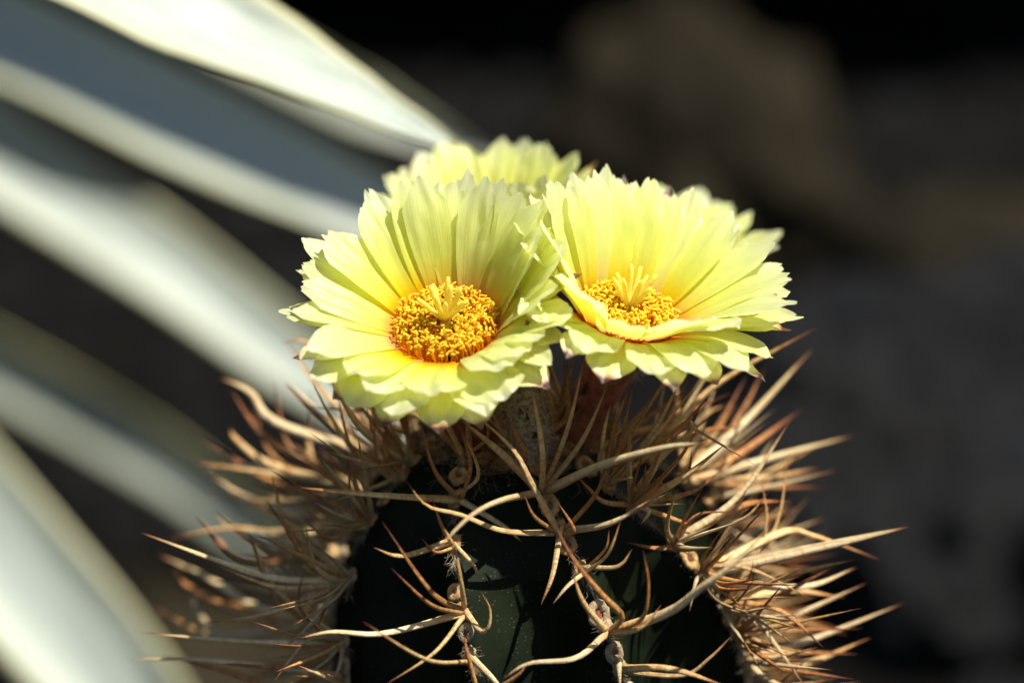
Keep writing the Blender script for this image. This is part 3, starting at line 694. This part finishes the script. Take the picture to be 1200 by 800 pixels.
def flower(pix, depth, axis_, root, rd0, tables, label, closed=False, counts=(17, 19, 17), ln=.037, wd=.0126, stam=True, frontmat=True):
    O = at(pix[0], pix[1], depth); F = frame_of(axis_)
    zax = axis_.normalized()
    # floral tube: outer wall from the stem up to the ring of petals, inner wall the orange throat
    path = catmull([root, root.lerp(O - zax * .012, .55) + zax * -.002, O - zax * .010, O - zax * .0035], 14)
    rad = [float(np.interp(i / 14, [0, .25, .6, .85, 1], [.0065, .0065, .0085, rd0 * .86, rd0 * 1.02])) for i in range(15)]
    fr = frames(path); v = []; NS = 28
    for i, p in enumerate(path):
        for j in range(NS):
            a = 2 * math.pi * j / NS
            v.append(p + (fr[i][1] * math.cos(a) + fr[i][2] * math.sin(a)) * rad[i] * (1 + .05 * noise.noise(Vector((j * .9, i * .8, pix[0])))))
    fc = grid_faces(15, NS, True); nf = len(fc); o0 = len(v)
    inner = [(rd0 * 1.02, -.0035), (rd0 * .93, -.005), (rd0 * .8, -.0085), (rd0 * .55, -.0115), (rd0 * .2, -.0125), (.0002, -.0126)]
    last = fr[-1]
    for r_, z_ in inner:
        for j in range(NS):
            a = 2 * math.pi * j / NS
            v.append(O + zax * (z_ + .0003) + (last[1] * math.cos(a) + last[2] * math.sin(a)) * r_ * .985)
    fc += grid_faces(len(inner), NS, True, o0)
    fl = build('flower', v, fc, [M['tube'], M['throat']], cactus, root)
    mi = [0] * nf + [1] * (len(fc) - nf)
    for i in range(nf):
        if i // NS >= 9: mi[i] = 1
    fl.data.polygons.foreach_set('material_index', mi); fl.data.update(); fl['label'] = label
    # scales and wool on the tube
    for i in range(26):
        k = random.randint(3, 11); a = random.uniform(0, 6.28)
        n_ = fr[k][1] * math.cos(a) + fr[k][2] * math.sin(a); p = path[k] + n_ * rad[k]
        t_ = fr[k][0]; s_ = t_.cross(n_); L_ = random.uniform(.004, .008); W_ = .0013
        vv = [p - s_ * W_, p + s_ * W_, p + s_ * W_ * .8 + t_ * L_ * .5 + n_ * .0011, p - s_ * W_ * .8 + t_ * L_ * .5 + n_ * .0011, p + t_ * L_ + n_ * .0018, p + n_ * .0009, p + t_ * L_ * .5 + n_ * .002]
        build('scale', vv, [(0, 5, 6, 3), (5, 1, 2, 6), (3, 6, 4), (6, 2, 4)], M['scale'], fl, p)
        fibres(p, n_, 12, .002, .006)
    # whorls of petals
    jit = lambda s: random.uniform(-s, s)
    for wi, cnt in enumerate(counts):
        tb = tables[wi]
        for i in range(cnt):
            az = 360 * (i + .5 * (wi % 2)) / cnt + jit(5)
            e0, e1, ls = tab(tb, az)
            fr_ = 212 < az < 322
            if fr_ and wi < 2 and i % 5 in (1, 3): continue
            fm = M['petal']
            r0 = rd0 * (.97 + .025 * wi); z0 = -.0032 - .0006 * wi
            out = wi == len(counts) - 1
            mm = M['sepal'] if out else fm
            cr = 0
            petal(fl, O, F, az, r0, z0, e0 + jit(5), e1 + jit(9), ln * ls * random.uniform(.92, 1.06), wd * random.uniform(.85, 1.12) * (.8 if out else 1) * (1.42 if fr_ else 1), mm,
                  ragged=.4 if out else random.uniform(.6, 1.3) * (.4 if 200 < az < 330 else 1), twist=jit(.14), cup=random.uniform(.08, .3) * (.5 if fr_ else 1), point=.8 if out else random.choice((0, 0, .4)), curl=cr,
                  name='sepal' if out else 'petal')
    if not stam: return fl
    # stamens: hundreds of orange threads with yellow anthers
    fb, ab = Bag(), Bag()
    for i in range(680):
        a = random.uniform(0, 2 * math.pi); q = math.sqrt(random.uniform(.0, 1))
        rb = rd0 * (.35 + .55 * q); rt = rd0 * (.10 + .90 * q) + random.uniform(-.0006, .0006)
        zt = random.uniform(-.0008, .0022) + .0012 * math.sin(q * 3.1)
        b0 = Vector((math.cos(a) * rb, math.sin(a) * rb, -.0118 + .006 * q * q)); a2 = a + random.uniform(-.12, .12)
        tp = Vector((math.cos(a2) * rt, math.sin(a2) * rt, zt)); md = b0.lerp(tp, .55) + Vector((math.cos(a), math.sin(a), 0)) * .0012
        pth = [O + F @ x for x in catmull([b0, md, tp], 4)]
        vv, ff, _ = tube(pth, [.00024] * 5, 4); fb.add(vv, ff)
        d = Vector(rng.normal(0, 1, 3)); d.z *= .45; d.normalize(); d = F @ d; c = pth[-1]; hl = random.uniform(.0005, .0010); wr = random.uniform(.00026, .00036)
        bend = Vector(rng.normal(0, .00025, 3))
        vv, ff, _ = tube([c - d * hl, c - d * hl * .75 + bend * .4, c + bend, c + d * hl * .75 + bend * .4, c + d * hl], [wr * .45, wr, wr * .92, wr, wr * .4], 6)
        ff.append(tuple(range(24, 30))); ab.add(vv, ff)
    tag(build('filaments', fb.v, fb.f, M['filament'], fl, O), kind='stuff')
    tag(build('anthers', ab.v, ab.f, M['anther'], fl, O), kind='stuff')
    sv, sf, _ = tube([O + F @ Vector((0, 0, z)) for z in (-.012, -.006, -.001, .0008, .0022)], [.0012, .0012, .0013, .0017, .0012], 10)
    sty = build('style', sv, sf + [tuple(range(40, 50))], M['stigma'], fl, O - zax * .012)
    for i in range(9):
        a = 2 * math.pi * i / 9 + random.uniform(-.2, .2); sp_ = random.uniform(.28, .62); L_ = random.uniform(.0105, .0132)
        dd = Vector((math.cos(a) * math.sin(sp_), math.sin(a) * math.sin(sp_), math.cos(sp_)))
        p0 = Vector((math.cos(a), math.sin(a), 0)) * .0007 + Vector((0, 0, .0008)); d3 = Vector((math.cos(a), math.sin(a), 0)) * random.uniform(-.0012, .0006)
        pth = [O + F @ x for x in catmull([p0, p0 + dd * L_ * .5 + d3 * .4, p0 + dd * L_ + d3], 8)]
        vv, ff, _ = tube(pth, [.0007, .00075, .0008, .00083, .00085, .00086, .00085, .00075, .0004], 8)
        build('stigma_lobe', vv, ff + [tuple(range(64, 72))], M['stigma'], fl, pth[0])
    return fl

def cut(fwd, side): return (Vector((side, -fwd, 1))).normalized()
top = lambda x, y: axis(.004) + Vector((x, y, 0))
# (azimuth, angle from the flower axis at the base, at the tip, length factor); azimuth 0 = right, 90 = back, 180 = left, 270 = front
F1 = [(0, 26, 34, .95), (45, 28, 40, 1.0), (90, 32, 46, 1.0), (135, 42, 56, .98), (180, 58, 74, .93), (225, 66, 84, .76), (270, 60, 96, .62), (315, 46, 86, .64)]
F1b = [(0, 34, 46, .95), (45, 36, 48, 1.0), (90, 40, 54, 1.02), (135, 50, 66, 1.0), (180, 68, 84, .95), (225, 76, 98, .78), (270, 74, 118, .68), (315, 62, 108, .68)]
F1c = [(0, 48, 66, .8), (90, 48, 66, .92), (180, 74, 88, .85), (225, 80, 100, .68), (270, 84, 126, .62), (315, 76, 120, .62)]
flower((522, 376), .898, cut(.38, -.08), top(-.012, -.016), .0155, [F1, F1b, F1c], 'wide open yellow flower showing its whole ring of orange stamens', counts=(23, 25, 15))
F2 = [(0, 52, 62, 1.02), (45, 40, 50, 1.05), (90, 28, 40, 1.0), (135, 24, 34, 1.0), (180, 24, 30, .95), (225, 32, 58, .68), (270, 36, 66, .60), (315, 44, 72, .80)]
F2b = [(0, 62, 78, 1.03), (45, 50, 62, 1.06), (90, 36, 48, 1.04), (135, 32, 42, 1.0), (180, 34, 50, .9), (225, 56, 104, .64), (270, 62, 120, .64), (315, 62, 104, .84)]
F2c = [(0, 70, 88, .92), (90, 44, 56, 1.0), (180, 48, 80, .65), (225, 66, 120, .55), (270, 70, 135, .56), (315, 72, 120, .72)]
flower((737, 362), .905, cut(.12, .20), top(.018, -.012), .0150, [F2, F2b, F2c], 'open yellow flower whose raised front petals half hide its stamens', counts=(23, 25, 15), ln=.038)
F3 = [(0, 24, 32, 1), (90, 26, 36, 1), (180, 30, 38, .95), (270, 16, 16, 1.0)]
F3b = [(0, 34, 40, 1), (90, 34, 44, 1), (180, 40, 46, .95), (270, 24, 20, .92)]
F3c = [(0, 40, 46, .92), (90, 38, 48, .9), (180, 48, 50, .85), (270, 32, 26, .78)]
flower((572, 280), .972, cut(.02, -.06), top(-.010, .022), .0160, [F3, F3b, F3c], 'half closed yellow flower standing behind the two open ones', counts=(18, 19, 16), ln=.032)
F4 = [(0, 40, 54, 1), (90, 36, 50, 1), (180, 26, 36, .95), (270, 26, 34, .95)]
F4b = [(0, 50, 62, 1), (90, 46, 58, 1), (180, 36, 46, .95), (270, 32, 42, .9)]
F4c = [(0, 56, 66, .9), (90, 50, 62, .9), (180, 44, 56, .85), (270, 38, 46, .8)]
flower((770, 312), .975, cut(.02, .12), top(.024, .020), .0140, [F4, F4b, F4c], 'yellow flower hidden behind the flower with raised front petals', counts=(16, 18, 15), ln=.030)

# woolly dried bud between the two open flowers, and the wool of the crown
def wool_bud(pix0, pix1, d0, d1, r):
    a, b = at(*pix0, d0), at(*pix1, d1); path = catmull([a, a.lerp(b, .5) + Vector((.001, -.001, 0)), b], 16)
    rad = [r * float(np.interp(i / 16, [0, .2, .55, .8, 1], [.8, 1.05, .95, .75, .35])) for i in range(17)]
    fr = frames(path); v = []
    for i, p in enumerate(path):
        for j in range(24):
            an = 2 * math.pi * j / 24; n_ = fr[i][1] * math.cos(an) + fr[i][2] * math.sin(an)
            v.append(p + n_ * rad[i] * (1 + .22 * noise.noise(Vector((j * .8, i * .9, r * 999)))))
            fibres(v[-1], n_, 2, .001, .006, .00005)
    o = build('dried_bud', v, grid_faces(17, 24, True) + [tuple(range(16 * 24, 17 * 24))], M['wool'], cactus, a)
    o['label'] = 'grey woolly dried bud between the two open flowers'
    for _ in range(22):
        k = random.randint(3, 15); an = random.uniform(0, 6.28); n_ = fr[k][1] * math.cos(an) + fr[k][2] * math.sin(an); p = path[k] + n_ * rad[k] * 1.05
        t_ = fr[k][0]; s_ = t_.cross(n_)
        vv = [p - s_ * .0007, p + s_ * .0007, p + t_ * .0028 + n_ * .0016, p + n_ * .0007 + t_ * .001]
        build('scale', vv, [(0, 3, 2), (3, 1, 2), (0, 1, 3)], M['scale'], o, p)
wool_bud((622, 540), (606, 432), .906, .902, .0062)
cv = []
for q in ICO4[0]:
    k = 1 + .30 * noise.noise(q * 2.3) + .22 * noise.noise(q * 6) + .10 * noise.noise(q * 15)
    cv.append(axis(.004) + Vector((q.x * 105 * S * k, q.y * 105 * S * k, -.003 + q.z * 34 * S * k)))
build('crown_felt', cv, ICO4[1], M['crown'], cactus, APEX)
for i in range(420):
    a = random.uniform(0, 6.28); t = random.uniform(.0008, .012); c = axis(t)
    n_ = Vector((math.sin(a), -math.cos(a), .8)).normalized()
    fibres(c + Vector((math.sin(a), -math.cos(a), 0)) * crest(t) * .97, n_, 3, .002, .009)
wo = build('wool', fib.v, fib.f, M['wool_fibre'], cactus, APEX); wo['kind'] = 'stuff'
print('TRIS', sum(len(o.data.polygons) * 2 for o in bpy.data.objects if o.type == 'MESH'))
